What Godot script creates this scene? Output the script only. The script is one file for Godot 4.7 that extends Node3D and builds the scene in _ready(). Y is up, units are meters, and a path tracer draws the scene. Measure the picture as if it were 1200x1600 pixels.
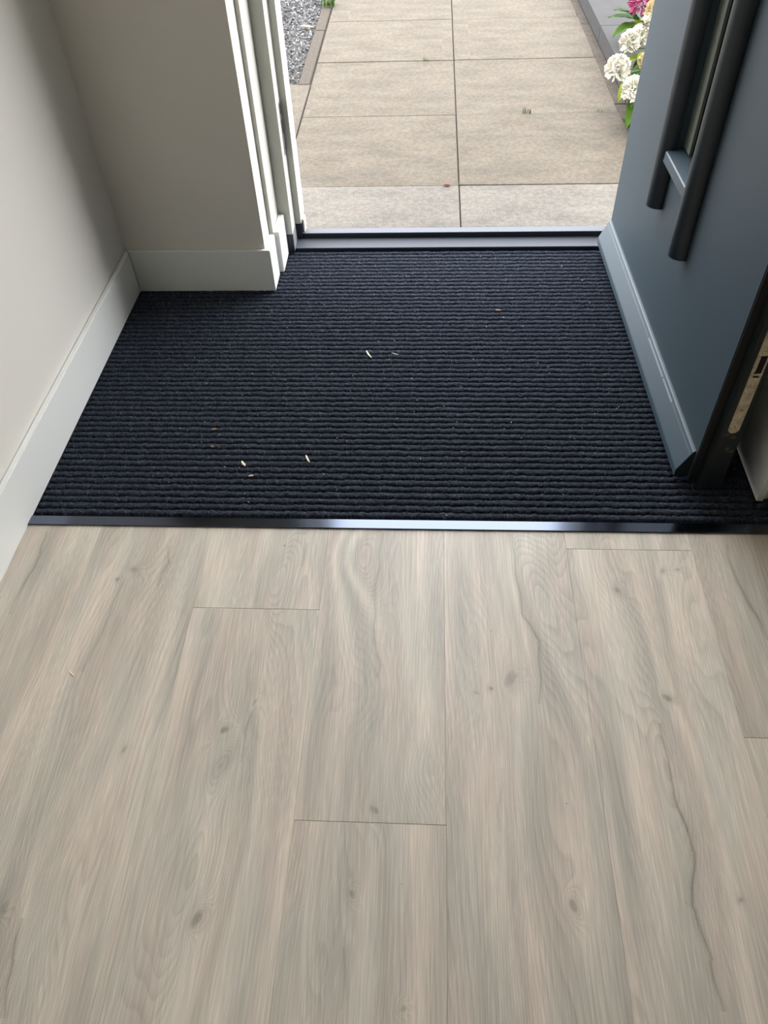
extends Node3D
# Entrance hall with a ribbed mat, an open slate-blue front door and a paved path outside.

const EXPOSURE := 1.0
const SKY := 12.0
const TALL := 4.9          # hall made two storeys high, with added glazing, for more daylight
var rng := RandomNumberGenerator.new()
var used := {}
var nz := FastNoiseLite.new()
var M := {}

# ------------------------------------------------------------------ helpers
func numbered(called: String) -> String:
	if not used.has(called):
		used[called] = 0
		return called
	used[called] += 1
	return "%s_%03d" % [called, used[called]]

func tag(o: Node, label: String, category: String, group := "", kind := "") -> void:
	if label != "": o.set_meta("label", label)
	if category != "": o.set_meta("category", category)
	if group != "": o.set_meta("group", group)
	if kind != "": o.set_meta("kind", kind)

func thing(called: String, at := Vector3.ZERO) -> Node3D:
	var o := Node3D.new()
	o.name = numbered(called)
	o.position = at
	add_child(o, true)
	return o

func begin() -> SurfaceTool:
	var st := SurfaceTool.new()
	st.begin(Mesh.PRIMITIVE_TRIANGLES)
	return st

func obj(called: String, st: SurfaceTool, mat: Material, parent: Node = null) -> MeshInstance3D:
	return inst(called, st.commit(), mat, parent)

func inst(called: String, mesh: Mesh, mat: Material, parent: Node = null) -> MeshInstance3D:
	var o := MeshInstance3D.new()
	o.mesh = mesh
	o.material_override = mat
	o.cast_shadow = GeometryInstance3D.SHADOW_CASTING_SETTING_ON
	if parent == null:
		o.name = numbered(called)
		add_child(o, true)
	else:
		o.name = called
		parent.add_child(o, true)
	return o

func uv_of(p: Vector3, n: Vector3) -> Vector2:
	var a := n.abs()
	if a.y >= a.x and a.y >= a.z: return Vector2(p.x, p.z)
	if a.x >= a.z: return Vector2(p.z, p.y)
	return Vector2(p.x, p.y)

# convex flat polygon whose front looks away from "inside"
func face(st: SurfaceTool, pts: Array, inside: Vector3, uvs := 1.0, uvo := Vector2.ZERO) -> void:
	var n: Vector3 = (pts[2] - pts[0]).cross(pts[1] - pts[0])
	if n.length() < 1e-14: return
	n = n.normalized()
	var c := Vector3.ZERO
	for p in pts: c += p
	c /= pts.size()
	var q := pts
	if n.dot(c - inside) < 0:
		q = pts.duplicate()
		q.reverse()
		n = -n
	for i in range(1, q.size() - 1):
		for k in [0, i, i + 1]:
			st.set_normal(n)
			st.set_uv(uv_of(q[k], n) * uvs + uvo)
			st.add_vertex(q[k])

# box from corner a to corner b with chamfered edges
func bevel_box(st: SurfaceTool, a: Vector3, b: Vector3, r := 0.0, uvs := 1.0, uvo := Vector2.ZERO) -> void:
	var c := (a + b) * 0.5
	var h := (b - a).abs() * 0.5
	r = minf(r, minf(h.x, minf(h.y, h.z)) * 0.9)
	if r <= 0.0:
		for ax in 3:
			for s in [-1.0, 1.0]:
				var u := (ax + 1) % 3
				var v := (ax + 2) % 3
				var pts := []
				for q in [[-1, -1], [1, -1], [1, 1], [-1, 1]]:
					var p := c
					p[ax] += s * h[ax]
					p[u] += q[0] * h[u]
					p[v] += q[1] * h[v]
					pts.append(p)
				face(st, pts, c, uvs, uvo)
		return
	for ax in 3:
		var u := (ax + 1) % 3
		var v := (ax + 2) % 3
		for s in [-1.0, 1.0]:
			var pts := []
			for q in [[-1, -1], [1, -1], [1, 1], [-1, 1]]:
				var p := c
				p[ax] += s * h[ax]
				p[u] += q[0] * (h[u] - r)
				p[v] += q[1] * (h[v] - r)
				pts.append(p)
			face(st, pts, c, uvs, uvo)
			for t in [-1.0, 1.0]:      # edge along ax, between sides u=s and v=t
				var e := []
				for w in [-1.0, 1.0]:
					var p1 := c
					p1[ax] += w * (h[ax] - r)
					p1[u] += s * h[u]
					p1[v] += t * (h[v] - r)
					var p2 := c
					p2[ax] += w * (h[ax] - r)
					p2[u] += s * (h[u] - r)
					p2[v] += t * h[v]
					if w < 0: e = [p1, p2]
					else: e += [p2, p1]
				face(st, e, c, uvs, uvo)
	for sx in [-1.0, 1.0]:
		for sy in [-1.0, 1.0]:
			for sz in [-1.0, 1.0]:
				var s := Vector3(sx, sy, sz)
				face(st, [c + s * (h - Vector3(0, r, r)), c + s * (h - Vector3(r, 0, r)), c + s * (h - Vector3(r, r, 0))], c, uvs, uvo)

# prism over a (possibly concave) plan or profile polygon; map(p2, w) -> Vector3
func prism(st: SurfaceTool, poly: PackedVector2Array, w0: float, w1: float, map: Callable) -> void:
	var tri := Geometry2D.triangulate_polygon(poly)
	var mid := (w0 + w1) * 0.5
	for e in [w0, w1]:
		for i in range(0, tri.size(), 3):
			var pts := [map.call(poly[tri[i]], e), map.call(poly[tri[i + 1]], e), map.call(poly[tri[i + 2]], e)]
			var cc: Vector2 = (poly[tri[i]] + poly[tri[i + 1]] + poly[tri[i + 2]]) / 3.0
			face(st, pts, map.call(cc, mid))
	var cw := Geometry2D.is_polygon_clockwise(poly)
	for i in poly.size():
		var a := poly[i]
		var b := poly[(i + 1) % poly.size()]
		var d := (b - a).normalized()
		var nrm := Vector2(d.y, -d.x) * (-1.0 if cw else 1.0)
		var ins: Vector2 = (a + b) * 0.5 - nrm * 0.0005
		face(st, [map.call(a, w0), map.call(b, w0), map.call(b, w1), map.call(a, w1)], map.call(ins, mid))

func plan(p: Vector2, y: float) -> Vector3: return Vector3(p.x, y, p.y)

func tube(st: SurfaceTool, path: Array, r0: float, r1: float, seg := 6) -> void:
	var rings := []
	for i in path.size():
		var d: Vector3 = (path[mini(i + 1, path.size() - 1)] - path[maxi(i - 1, 0)]).normalized()
		var u := d.cross(Vector3.UP if absf(d.y) < 0.9 else Vector3.RIGHT).normalized()
		var v := d.cross(u).normalized()
		var r := lerpf(r0, r1, float(i) / (path.size() - 1))
		var ring := []
		for k in seg:
			var a := TAU * k / seg
			ring.append(path[i] + (u * cos(a) + v * sin(a)) * r)
		rings.append(ring)
	for i in path.size() - 1:
		var inside: Vector3 = (path[i] + path[i + 1]) * 0.5
		for k in seg:
			face(st, [rings[i][k], rings[i][(k + 1) % seg], rings[i + 1][(k + 1) % seg], rings[i + 1][k]], inside)
	face(st, rings[0], path[1])
	face(st, rings[-1], path[-2])

# curved grid surface, smooth shaded
func grid(st: SurfaceTool, P: Array, nu: int, nv: int) -> void:
	var N := []
	for j in nv:
		for i in nu:
			var a: Vector3 = P[j * nu + mini(i + 1, nu - 1)] - P[j * nu + maxi(i - 1, 0)]
			var b: Vector3 = P[mini(j + 1, nv - 1) * nu + i] - P[maxi(j - 1, 0) * nu + i]
			N.append(b.cross(a).normalized())
	for j in nv - 1:
		for i in nu - 1:
			for k in [[0, 0], [1, 0], [1, 1], [0, 0], [1, 1], [0, 1]]:
				var id: int = (j + k[1]) * nu + i + k[0]
				st.set_normal(N[id])
				st.set_uv(Vector2(float(i + k[0]) / (nu - 1), float(j + k[1]) / (nv - 1)))
				st.add_vertex(P[id])

func mat(col: Color, rough := 0.6, metal := 0.0, spec := 0.5) -> StandardMaterial3D:
	var m := StandardMaterial3D.new()
	m.albedo_color = col
	m.roughness = rough
	m.metallic = metal
	m.metallic_specular = spec
	return m

func rgb(r: float, g: float, b: float) -> Color: return Color(r / 255.0, g / 255.0, b / 255.0)

func tex(img: Image) -> ImageTexture:
	img.generate_mipmaps()
	return ImageTexture.create_from_image(img)

# ------------------------------------------------------------------ textures
const WX0 := -0.92
const WZ0 := -1.06
const WW := 2040
const WH := 1122
const WPX := 0.00094
const COLS := [-0.905, -0.671, -0.4375, -0.198, 0.0355, 0.276, 0.5185, 0.753, 0.987, 1.221, 1.455, 1.69]
const CUTS := [0.05, 0.3, -0.819, -0.430, 0.2, -0.974, -0.586, -0.2, -0.7, -0.35, -0.5]

func wood_image() -> Image:
	var H := PackedFloat32Array()
	H.resize(WW * WH)
	var D := PackedFloat32Array()
	D.resize(WW * WH)
	# knots: x, z, radius across, radius along, swirl, dark
	var K := [[-0.336, -0.575, .012, .012, 2.6, .32], [-0.315, -0.53, .024, .05, -5.5, .10], [-0.289, -0.626, .007, .014, 2.0, .18],
		[0.146, -0.684, .018, .03, 5.2, .24], [0.112, -0.664, .006, .006, 1.5, .33], [0.088, -0.655, .008, .005, 1.2, .25],
		[0.406, -0.654, .012, .014, 3.0, .30], [-0.075, -0.450, .012, .012, 2.4, .26], [-0.322, -0.287, .012, .022, 3.6, .30],
		[-0.099, -0.328, .007, .011, 2.0, .34], [0.216, -0.324, .010, .018, 2.6, .26], [0.448, -0.340, .007, .006, 1.4, .22],
		[-0.025, -0.190, .008, .008, 1.6, .26], [-0.599, -0.882, .006, .008, 1.6, .26], [0.364, -0.876, .010, .012, 2.6, .28],
		[0.449, -0.923, .010, .012, 3.0, .2], [0.483, -0.927, .008, .005, 2.0, .22], [-0.495, -0.536, .007, .012, 1.8, .22],
		[-0.601, -0.290, .012, .02, 2.5, .24], [-0.569, -0.906, .016, .012, 2.0, .16], [-0.283, -0.973, .004, .004, .8, .25],
		[0.222, -0.861, .05, .17, 8.0, 0.0], [-0.288, -0.873, .032, .09, 6.0, 0.0], [-0.322, -0.37, .05, .13, -5.0, 0.0],
		[0.40, -0.5, .03, .15, -4.0, 0.0], [-0.06, -0.53, .05, .07, 4.0, 0.0], [-0.62, -0.6, .06, .2, 3.0, 0.0],
		[0.46, -0.80, .05, .17, 3.6, 0.0], [-0.09, -0.62, .05, .12, -3.0, 0.0], [0.17, -0.42, .05, .2, 3.0, 0.0], [0.35, -0.93, .05, .08, 3.0, 0.0],
		[-0.55, -0.35, .05, .16, 4.0, 0.0], [-0.12, -0.95, .04, .08, 8.0, 0.0], [0.12, -0.99, .05, .12, 3.0, 0.0]]
	for k in K:
		var rx: float = k[2]
		var rz: float = k[3]
		var i0 := maxi(0, int((k[0] - rx * 3.2 - WX0) / WPX))
		var i1 := mini(WW - 1, int((k[0] + rx * 3.2 - WX0) / WPX))
		var j0 := maxi(0, int((k[1] - rz * 3.2 - WZ0) / WPX))
		var j1 := mini(WH - 1, int((k[1] + rz * 3.2 - WZ0) / WPX))
		for j in range(j0, j1 + 1):
			for i in range(i0, i1 + 1):
				var dx: float = (WX0 + i * WPX - k[0]) / rx
				var dz: float = (WZ0 + j * WPX - k[1]) / rz
				dx += 0.35 * sin(dz * 1.7 + k[0] * 40.0)
				var q := dx * dx + dz * dz
				if q > 10.0: continue
				var id := j * WW + i
				H[id] += k[4] * exp(-q * 0.7)
				if k[5] > 0.0: D[id] += k[5] * (exp(-q * 5.0) * 0.75 + 0.22 * exp(-q * 0.8)) * (0.75 + 0.25 * sin(q * 9.0))
	# long dark cracks
	var C := [[[-0.516, -0.97], [-0.51, -0.923], [-0.517, -0.868]], [[-0.088, -1.01], [-0.093, -0.9], [-0.095, -0.783], [-0.077, -0.703], [-0.081, -0.678]],
		[[0.172, -1.01], [0.175, -0.905], [0.177, -0.817], [0.202, -0.763], [0.201, -0.70], [0.194, -0.637]],
		[[0.387, -0.607], [0.388, -0.531], [0.39, -0.47], [0.397, -0.404], [0.383, -0.326], [0.391, -0.262], [0.394, -0.203]],
		[[0.587, -0.99], [0.584, -0.898], [0.6, -0.827], [0.608, -0.772]], [[-0.784, -1.0], [-0.775, -0.94], [-0.78, -0.886], [-0.785, -0.795]],
		[[-0.571, -0.278], [-0.568, -0.226], [-0.554, -0.158]], [[-0.106, -0.259], [-0.103, -0.184]], [[0.126, -0.523], [0.115, -0.423]],
		[[-0.586, -0.882], [-0.592, -0.8], [-0.606, -0.677]], [[-0.285, -0.62], [-0.298, -0.57], [-0.296, -0.52]], [[-0.24, -0.98], [-0.245, -0.92]]]
	var CW := [.26, .26, .34, .46, .36, .34, .38, .2, .16, .24, .26, .26]
	for ci in C.size():
		var L = C[ci]
		for s in L.size() - 1:
			var n := int(absf(L[s + 1][1] - L[s][1]) / (WPX * 0.5)) + 1
			for t in n:
				var f := float(t) / n
				var z: float = lerpf(L[s][1], L[s + 1][1], f)
				var x: float = lerpf(L[s][0], L[s + 1][0], f) + 0.003 * nz.get_noise_2d(L[s][0] * 900, z * 220.0)
				var j := int((z - WZ0) / WPX)
				if j < 0 or j >= WH: continue
				var wgt: float = CW[ci] * (0.55 + 0.45 * sin((s + f) / (L.size() - 1) * PI))
				for e in range(-12, 13):
					var i := int((x - WX0) / WPX) + e
					if i < 0 or i >= WW: continue
					var v: float = wgt * (exp(-e * e * 0.8) * 0.36 + 0.24 * exp(-e * e * 0.035))
					D[j * WW + i] = maxf(D[j * WW + i], v)
	var out := PackedByteArray()
	out.resize(WW * WH * 3)
	var na := FastNoiseLite.new()
	na.noise_type = FastNoiseLite.TYPE_SIMPLEX
	na.frequency = 1.0
	na.fractal_type = FastNoiseLite.FRACTAL_NONE
	na.seed = 5
	var nb := FastNoiseLite.new()
	nb.noise_type = FastNoiseLite.TYPE_SIMPLEX
	nb.frequency = 1.0
	nb.fractal_type = FastNoiseLite.FRACTAL_FBM
	nb.fractal_octaves = 2
	nb.seed = 9
	var tone := []
	for c in 12: tone.append([0.0, 0.0])
	for c in 12:
		tone[c] = [rng.randf_range(-0.022, 0.022), rng.randf_range(-0.022, 0.022)]
	var p := 0
	for j in WH:
		var z := WZ0 + j * WPX
		var c := 0
		for i in WW:
			var x := WX0 + i * WPX
			while c < 10 and x > COLS[c + 1]: c += 1
			var up := 1 if z > CUTS[c] else 0
			var o := c * 7.3 + up * 31.7
			var id := j * WW + i
			var wv := na.get_noise_2d(x * 6.0 + o, z * 0.8 + o) * 1.5 + na.get_noise_2d(x * 22.0 - o, z * 2.2) * 0.22
			var h := x * 125.0 + wv * 2.4 + H[id] * 1.9
			var fr := h - floorf(h)
			var ring := (fr * fr) * (1.0 - smoothstep(0.86, 1.0, fr))      # late wood line
			var ringw := 0.22 + 0.78 * clampf(0.3 + nb.get_noise_2d(x * 9.0 + o, z * 2.0 + 50.0) * 1.4 + absf(H[id]) * 0.3, 0.0, 1.0)
			var fib := na.get_noise_2d(x * 380.0 + o + wv * 3.0, z * 4.0)
			var fib2 := na.get_noise_2d(x * 900.0 + wv * 4.0, z * 11.0 + o)
			fib2 = fib2 + maxf(0.0, fib2 - 0.45) * 2.0
			var band := nb.get_noise_2d(x * 14.0 + o + H[id] * 0.12, z * 1.1 + o)
			var warm := nb.get_noise_2d(x * 10.0 + o + 200.0, z * 2.2 - o)
			var l: float = 1.0 + tone[c][up] + band * 0.095 + fib * 0.038 + fib2 * 0.034 - ring * 0.10 * ringw
			l *= 1.0 - D[id] * (1.0 + 0.4 * fib)
			var br := D[id] * 12.0
			var wm := clampf(0.5 + warm * 0.8, 0.0, 1.0)
			out[p] = int(clampf((lerpf(194, 203, wm) + br * 0.6) * l, 0, 255))
			out[p + 1] = int(clampf(lerpf(187, 190, wm) * l, 0, 255))
			out[p + 2] = int(clampf((lerpf(172, 174, wm) - br * 0.8) * l, 0, 255))
			p += 3
	return Image.create_from_data(WW, WH, false, Image.FORMAT_RGB8, out)

func stone_image() -> Image:
	var n := 768
	var out := PackedByteArray()
	out.resize(n * n * 3)
	var na := FastNoiseLite.new()
	na.noise_type = FastNoiseLite.TYPE_SIMPLEX
	na.frequency = 1.0
	na.fractal_type = FastNoiseLite.FRACTAL_FBM
	na.fractal_octaves = 4
	na.fractal_gain = 0.6
	var nb := FastNoiseLite.new()
	nb.noise_type = FastNoiseLite.TYPE_SIMPLEX
	nb.frequency = 1.0
	nb.fractal_type = FastNoiseLite.FRACTAL_NONE
	var p := 0
	for j in n:
		for i in n:
			var u := float(i) / n
			var v := float(j) / n
			var a := na.get_noise_2d(u * 3.0, v * 7.0)
			var b := na.get_noise_2d(u * 34.0 + 40.0, v * 38.0)
			var s := nb.get_noise_2d(u * 190.0, v * 210.0)
			var l := 1.0 + a * 0.10 + b * 0.11 + s * 0.10 + maxf(0.0, s - 0.55) * 0.3
			var w := clampf(0.5 + na.get_noise_2d(u * 5.0 + 90.0, v * 9.0) * 1.1, 0, 1)
			out[p] = int(clampf(lerpf(87, 90, w) * l, 0, 255))
			out[p + 1] = int(clampf(lerpf(82, 83, w) * l, 0, 255))
			out[p + 2] = int(clampf(lerpf(74, 74, w) * l, 0, 255))
			p += 3
	return Image.create_from_data(n, n, false, Image.FORMAT_RGB8, out)

func carpet_images() -> Array:
	var n := 1024
	var a := PackedFloat32Array()
	a.resize(n * n)
	for i in n * n: a[i] = rng.randf() * 0.3
	var r2 := RandomNumberGenerator.new()
	r2.seed = 77
	for k in 52000:                                       # short curled fibres
		var x := r2.randf() * n
		var y := r2.randf() * n
		var ang := r2.randf() * TAU
		var w := r2.randf()
		var b := 0.3 + 0.6 * w * w
		if r2.randf() < 0.02: b = 1.5
		var bend := r2.randf_range(-0.3, 0.3)
		for s in r2.randi_range(5, 13):
			var id := (int(y) & 1023) * n + (int(x) & 1023)
			a[id] = maxf(a[id] * 0.5 + b * 0.5, b)
			x += cos(ang)
			y += sin(ang)
			ang += bend
	var alb := PackedByteArray()
	alb.resize(n * n * 3)
	var hg := PackedByteArray()
	hg.resize(n * n)
	for i in n * n:
		var v := a[i]
		alb[i * 3] = int(clampf(lerpf(33, 104, v), 0, 200))
		alb[i * 3 + 1] = int(clampf(lerpf(37, 111, v), 0, 200))
		alb[i * 3 + 2] = int(clampf(lerpf(46, 123, v), 0, 205))
		hg[i] = int(clampf(v * 200.0, 0, 255))
	var hi := Image.create_from_data(n, n, false, Image.FORMAT_L8, hg)
	hi.convert(Image.FORMAT_RGBA8)
	hi.bump_map_to_normal_map(2.5)
	return [Image.create_from_data(n, n, false, Image.FORMAT_RGB8, alb), hi]

func paler(img: Image) -> Image:
	var o: Image = img.duplicate()
	o.clear_mipmaps()
	o.adjust_bcs(1.16, 0.95, 0.7)
	return o

func speck_image(base: Color, amp: float, grain: float, seed_: int) -> Image:
	var n := 384
	var na := FastNoiseLite.new()
	na.noise_type = FastNoiseLite.TYPE_SIMPLEX
	na.frequency = 1.0
	na.fractal_octaves = 3
	na.seed = seed_
	var img := Image.create(n, n, false, Image.FORMAT_RGB8)
	for j in n:
		for i in n:
			var l := 1.0 + amp * (na.get_noise_2d(i * grain, j * grain) * 0.8 + na.get_noise_2d(i * 0.02, j * 0.02) * 0.7)
			img.set_pixel(i, j, Color(base.r * l, base.g * l, base.b * l))
	return img

func make_materials() -> void:
	var m := mat(Color.WHITE, 0.46)
	m.albedo_texture = tex(wood_image())
	M.wood = m
	m = mat(Color.WHITE, 0.9, 0.0, 0.25)
	m.albedo_texture = tex(stone_image())
	M.slab = m
	M.slabpale = m.duplicate()        # the row against the house is paler
	M.slabpale.albedo_color = Color(1, 1, 1)
	M.slab.albedo_color = Color(1.0, 0.995, 0.985)
	M.slabpale.albedo_texture = tex(paler(m.albedo_texture.get_image()))
	var ci := carpet_images()
	m = mat(Color.WHITE, 1.0, 0.0, 0.2)
	m.albedo_texture = tex(ci[0])
	m.normal_enabled = true
	m.normal_texture = tex(ci[1])
	m.normal_scale = 1.0
	M.carpet = m
	M.wall = mat(rgb(229, 225, 215), 0.85, 0.0, 0.3)
	M.ceiling = mat(rgb(236, 234, 228), 0.9, 0.0, 0.3)
	M.trim = mat(rgb(238, 239, 234), 0.38)
	M.frame = mat(rgb(206, 205, 195), 0.5, 0.0, 0.35)
	M.foot = mat(rgb(28, 34, 48), 0.35)
	M.footlit = mat(rgb(150, 150, 152), 0.4, 0.3)  # lit tone of the foot's doorway side, put into the colour
	M.sill = mat(rgb(86, 89, 96), 0.55, 0.0, 0.3)
	M.sillface = mat(rgb(26, 36, 48), 0.5)
	M.edge = mat(rgb(88, 94, 106), 0.14, 1.0)
	M.door = mat(rgb(52, 66, 74), 0.5, 0.0, 0.45)
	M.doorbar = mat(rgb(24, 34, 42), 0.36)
	M.edgeshade = mat(rgb(20, 30, 33), 0.5)  # door blue darkened to carry the shade on its near edges
	M.kick = mat(rgb(54, 71, 81), 0.5)
	M.chip = mat(rgb(108, 124, 135), 0.7)
	M.worn = mat(rgb(84, 80, 62), 0.8)
	M.seal = mat(rgb(12, 12, 13), 0.7)
	M.glass = mat(Color(0.03, 0.04, 0.035, 0.35), 0.03)
	M.glass.transparency = BaseMaterial3D.TRANSPARENCY_ALPHA
	M.pane = mat(Color(1, 1, 1, 0.04), 0.02)
	M.pane.transparency = BaseMaterial3D.TRANSPARENCY_ALPHA
	M.bead = mat(rgb(92, 98, 88), 0.5)
	M.darkbead = mat(rgb(38, 38, 36), 0.5)
	m = mat(Color.WHITE, 0.45, 0.25)
	m.albedo_texture = tex(speck_image(rgb(200, 188, 160), 0.22, 0.11, 4))
	M.plate = m
	M.plate.uv1_scale = Vector3(6, 6, 6)
	M.steel = mat(rgb(150, 150, 148), 0.35, 0.7)
	M.hole = mat(rgb(14, 11, 9), 0.9)
	m = mat(Color.WHITE, 0.9)
	m.albedo_texture = tex(speck_image(rgb(72, 66, 59), 0.16, 0.4, 8))
	m.uv1_scale = Vector3(2, 2, 2)
	m.metallic_specular = 0.25
	M.kerb = m
	m = mat(Color.WHITE, 0.8)
	m.albedo_texture = tex(speck_image(rgb(58, 57, 56), 0.07, 0.3, 12))
	m.metallic_specular = 0.25
	M.coping = m
	M.joint = mat(rgb(60, 54, 45), 1.0)
	M.soil = mat(rgb(70, 58, 46), 1.0)
	M.grass = mat(rgb(70, 92, 32), 0.6)
	M.leaf = mat(rgb(62, 88, 26), 0.8, 0.0, 0.25)
	M.leafy = mat(rgb(92, 104, 26), 0.8, 0.0, 0.25)
	M.leafd = mat(rgb(44, 70, 28), 0.8, 0.0, 0.25)
	for k in ["grass", "leaf", "leafy", "leafd"]:
		M[k].backlight_enabled = true
		M[k].backlight = M[k].albedo_color * 0.5
	M.stem = mat(rgb(64, 76, 40), 0.7)
	M.white = mat(rgb(206, 203, 191), 0.8)
	M.white.backlight_enabled = true
	M.white.backlight = Color(0.12, 0.115, 0.1)
	M.cream = mat(rgb(182, 166, 126), 0.7)
	M.pink = mat(rgb(146, 44, 92), 0.7)
	M.splinter = mat(rgb(248, 228, 200), 0.8)
	M.husk = mat(rgb(168, 132, 90), 0.8)
	M.lint = mat(rgb(200, 202, 204), 0.9)
	M.redleaf = mat(rgb(110, 56, 36), 0.8)
	m = mat(Color.WHITE, 0.9)
	m.vertex_color_use_as_albedo = true
	M.gravel = m
	M.facade = mat(rgb(226, 222, 214), 0.9)

# ------------------------------------------------------------------ setting
func lwx(z: float) -> float: return -0.8145 - 0.0161 * (z + 1.9)     # face of the left baseboard (the wall runs a little skew)

func build_shell() -> void:
	# floor of planks, each one its own board
	var fl := thing("floor")
	tag(fl, "pale greige oak-look plank floor in front of the ribbed mat", "floor", "", "structure")
	var st := begin()
	bevel_box(st, Vector3(-1.1, -0.2, -2.18), Vector3(2.1, -0.0125, 8.1))
	obj("subfloor", st, M.joint, fl)
	var zs := -1.021
	for c in 11:
		var x0: float = COLS[c] + 0.0001
		var x1: float = COLS[c + 1] - 0.0001
		if c == 0: x0 = -0.845
		var cuts := [zs]
		var z: float = CUTS[c] - 1.32
		while z < 7.9:
			if z > zs + 0.03: cuts.append(z)
			z += 1.32
		cuts.append(7.9)
		for k in cuts.size() - 1:
			st = begin()
			bevel_box(st, Vector3(x0, -0.012, cuts[k] + 0.0003), Vector3(x1, 0, cuts[k + 1] - 0.0003), 0.0003)
			var o := obj("plank", st, M.wood, fl)
			retex(o)
	# walls
	var wl := wall_piece("wall_left", Vector3(-1.08, -0.02, -0.0), "off-white plastered left wall above the tall white baseboard")
	st = begin()
	prism(st, PackedVector2Array([Vector2(lwx(-2.3) - 0.0138, -2.3), Vector2(lwx(8.0) - 0.0138, 8.0), Vector2(-1.1, 8.0), Vector2(-1.1, -2.3)]), -0.05, TALL, plan)
	wl.mesh = st.commit()
	var wf := thing("wall_front")
	tag(wf, "grey-shaded off-white wall stub left of the front doorway", "wall", "", "structure")
	st = begin()
	prism(st, PackedVector2Array([Vector2(-0.84, -1.9025), Vector2(-0.443, -1.9025), Vector2(-0.443, -1.985), Vector2(-0.443, -2.2), Vector2(-0.84, -2.2)]), -0.02, TALL, plan)
	obj("wall_stub", st, M.wall, wf)
	st = begin()
	bevel_box(st, Vector3(-0.45, 2.12, -2.2), Vector3(0.62, 2.22, -2.02))
	bevel_box(st, Vector3(-0.45, 4.7, -2.2), Vector3(0.62, TALL, -2.02))
	obj("lintel", st, M.wall, wf)
	st = begin()
	bevel_box(st, Vector3(0.60, -0.02, -2.2), Vector3(0.72, TALL, -2.05))
	obj("wall_return", st, M.wall, wf)
	st = begin()
	bevel_box(st, Vector3(-3.0, -0.3, -2.24), Vector3(-0.43, 6.2, -2.2), 0.002)
	bevel_box(st, Vector3(0.60, -0.3, -2.24), Vector3(3.5, 6.2, -2.2), 0.002)
	bevel_box(st, Vector3(-0.43, 2.13, -2.24), Vector3(0.60, 2.22, -2.2), 0.002)
	bevel_box(st, Vector3(-0.43, 4.7, -2.24), Vector3(0.60, 6.2, -2.2), 0.002)
	obj("facade", st, M.facade, wf)
	# added unseen glazing above the door head, letting more daylight in
	var wn := thing("window_1")
	tag(wn, "added tall glazed light above the front door, out of view", "window", "", "structure")
	st = begin()
	bevel_box(st, Vector3(-0.44, 2.22, -2.19), Vector3(-0.40, 4.7, -2.10), 0.002)
	bevel_box(st, Vector3(0.57, 2.22, -2.19), Vector3(0.61, 4.7, -2.10), 0.002)
	bevel_box(st, Vector3(-0.40, 3.42, -2.19), Vector3(0.57, 3.46, -2.10), 0.002)
	obj("frame", st, M.frame, wn)
	st = begin()
	bevel_box(st, Vector3(-0.40, 2.22, -2.15), Vector3(0.57, 3.42, -2.145))
	obj("pane", st, M.pane, wn)
	st = begin()
	bevel_box(st, Vector3(-0.40, 3.46, -2.15), Vector3(0.57, 4.7, -2.145))
	obj("pane", st, M.pane, wn)
	var wr := wall_piece("wall_right", Vector3.ZERO, "off-white wall corner behind the open door at right")
	st = begin()
	bevel_box(st, Vector3(0.690, -0.02, -2.2), Vector3(2.05, TALL, -1.125), 0.001)
	bevel_box(st, Vector3(1.69, -0.02, -1.125), Vector3(2.05, TALL, 8.0))
	wr.mesh = st.commit()
	# closed rear wall behind the camera
	var wb := wall_piece("wall_back", Vector3.ZERO, "off-white closed rear wall behind the viewer")
	st = begin()
	bevel_box(st, Vector3(-1.1, -0.05, 7.9), Vector3(-0.5, TALL, 8.1))
	bevel_box(st, Vector3(1.6, -0.05, 7.9), Vector3(2.05, TALL, 8.1))
	bevel_box(st, Vector3(-0.5, -0.05, 7.9), Vector3(1.6, 2.4, 8.1))
	bevel_box(st, Vector3(-0.5, 2.4, 7.9), Vector3(1.6, TALL, 8.1))
	wb.mesh = st.commit()
	var ce := wall_piece("ceiling", Vector3.ZERO, "white plastered ceiling over the hall")
	ce.set_meta("category", "ceiling")
	ce.material_override = M.ceiling
	st = begin()
	bevel_box(st, Vector3(-1.1, TALL, -2.2), Vector3(2.05, TALL + 0.2, 8.1))
	ce.mesh = st.commit()
	# baseboards
	st = begin()
	prism(st, PackedVector2Array([Vector2(lwx(-1.9), -1.888), Vector2(lwx(7.9), 7.9), Vector2(lwx(7.9) - 0.0113, 7.9), Vector2(lwx(-1.9) - 0.0113, -1.900)]), 0.0, 0.1185, plan)
	prism(st, PackedVector2Array([Vector2(lwx(-1.9) - 0.0015, -1.8895), Vector2(lwx(7.9) - 0.0015, 7.9), Vector2(lwx(7.9) - 0.0113, 7.9), Vector2(lwx(-1.9) - 0.0113, -1.900)]), 0.1185, 0.1205, plan)
	var b := obj("baseboard_left", st, M.trim)
	tag(b, "tall white baseboard along the left wall beside mat and planks", "baseboard", "", "structure")
	st = begin()
	prism(st, PackedVector2Array([Vector2(-0.8135, -1.8905), Vector2(-0.428, -1.8905), Vector2(-0.428, -1.976), Vector2(-0.442, -1.976), Vector2(-0.442, -1.9005), Vector2(-0.826, -1.9005)]), 0.0, 0.1195, plan)
	prism(st, PackedVector2Array([Vector2(-0.815, -1.892), Vector2(-0.4295, -1.892), Vector2(-0.4295, -1.976), Vector2(-0.442, -1.976), Vector2(-0.442, -1.9005), Vector2(-0.826, -1.9005)]), 0.1195, 0.1215, plan)
	b = obj("baseboard_front", st, M.trim)
	tag(b, "white baseboard wrapping the shaded wall stub left of the doorway", "baseboard", "", "structure")
	st = begin()
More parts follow.
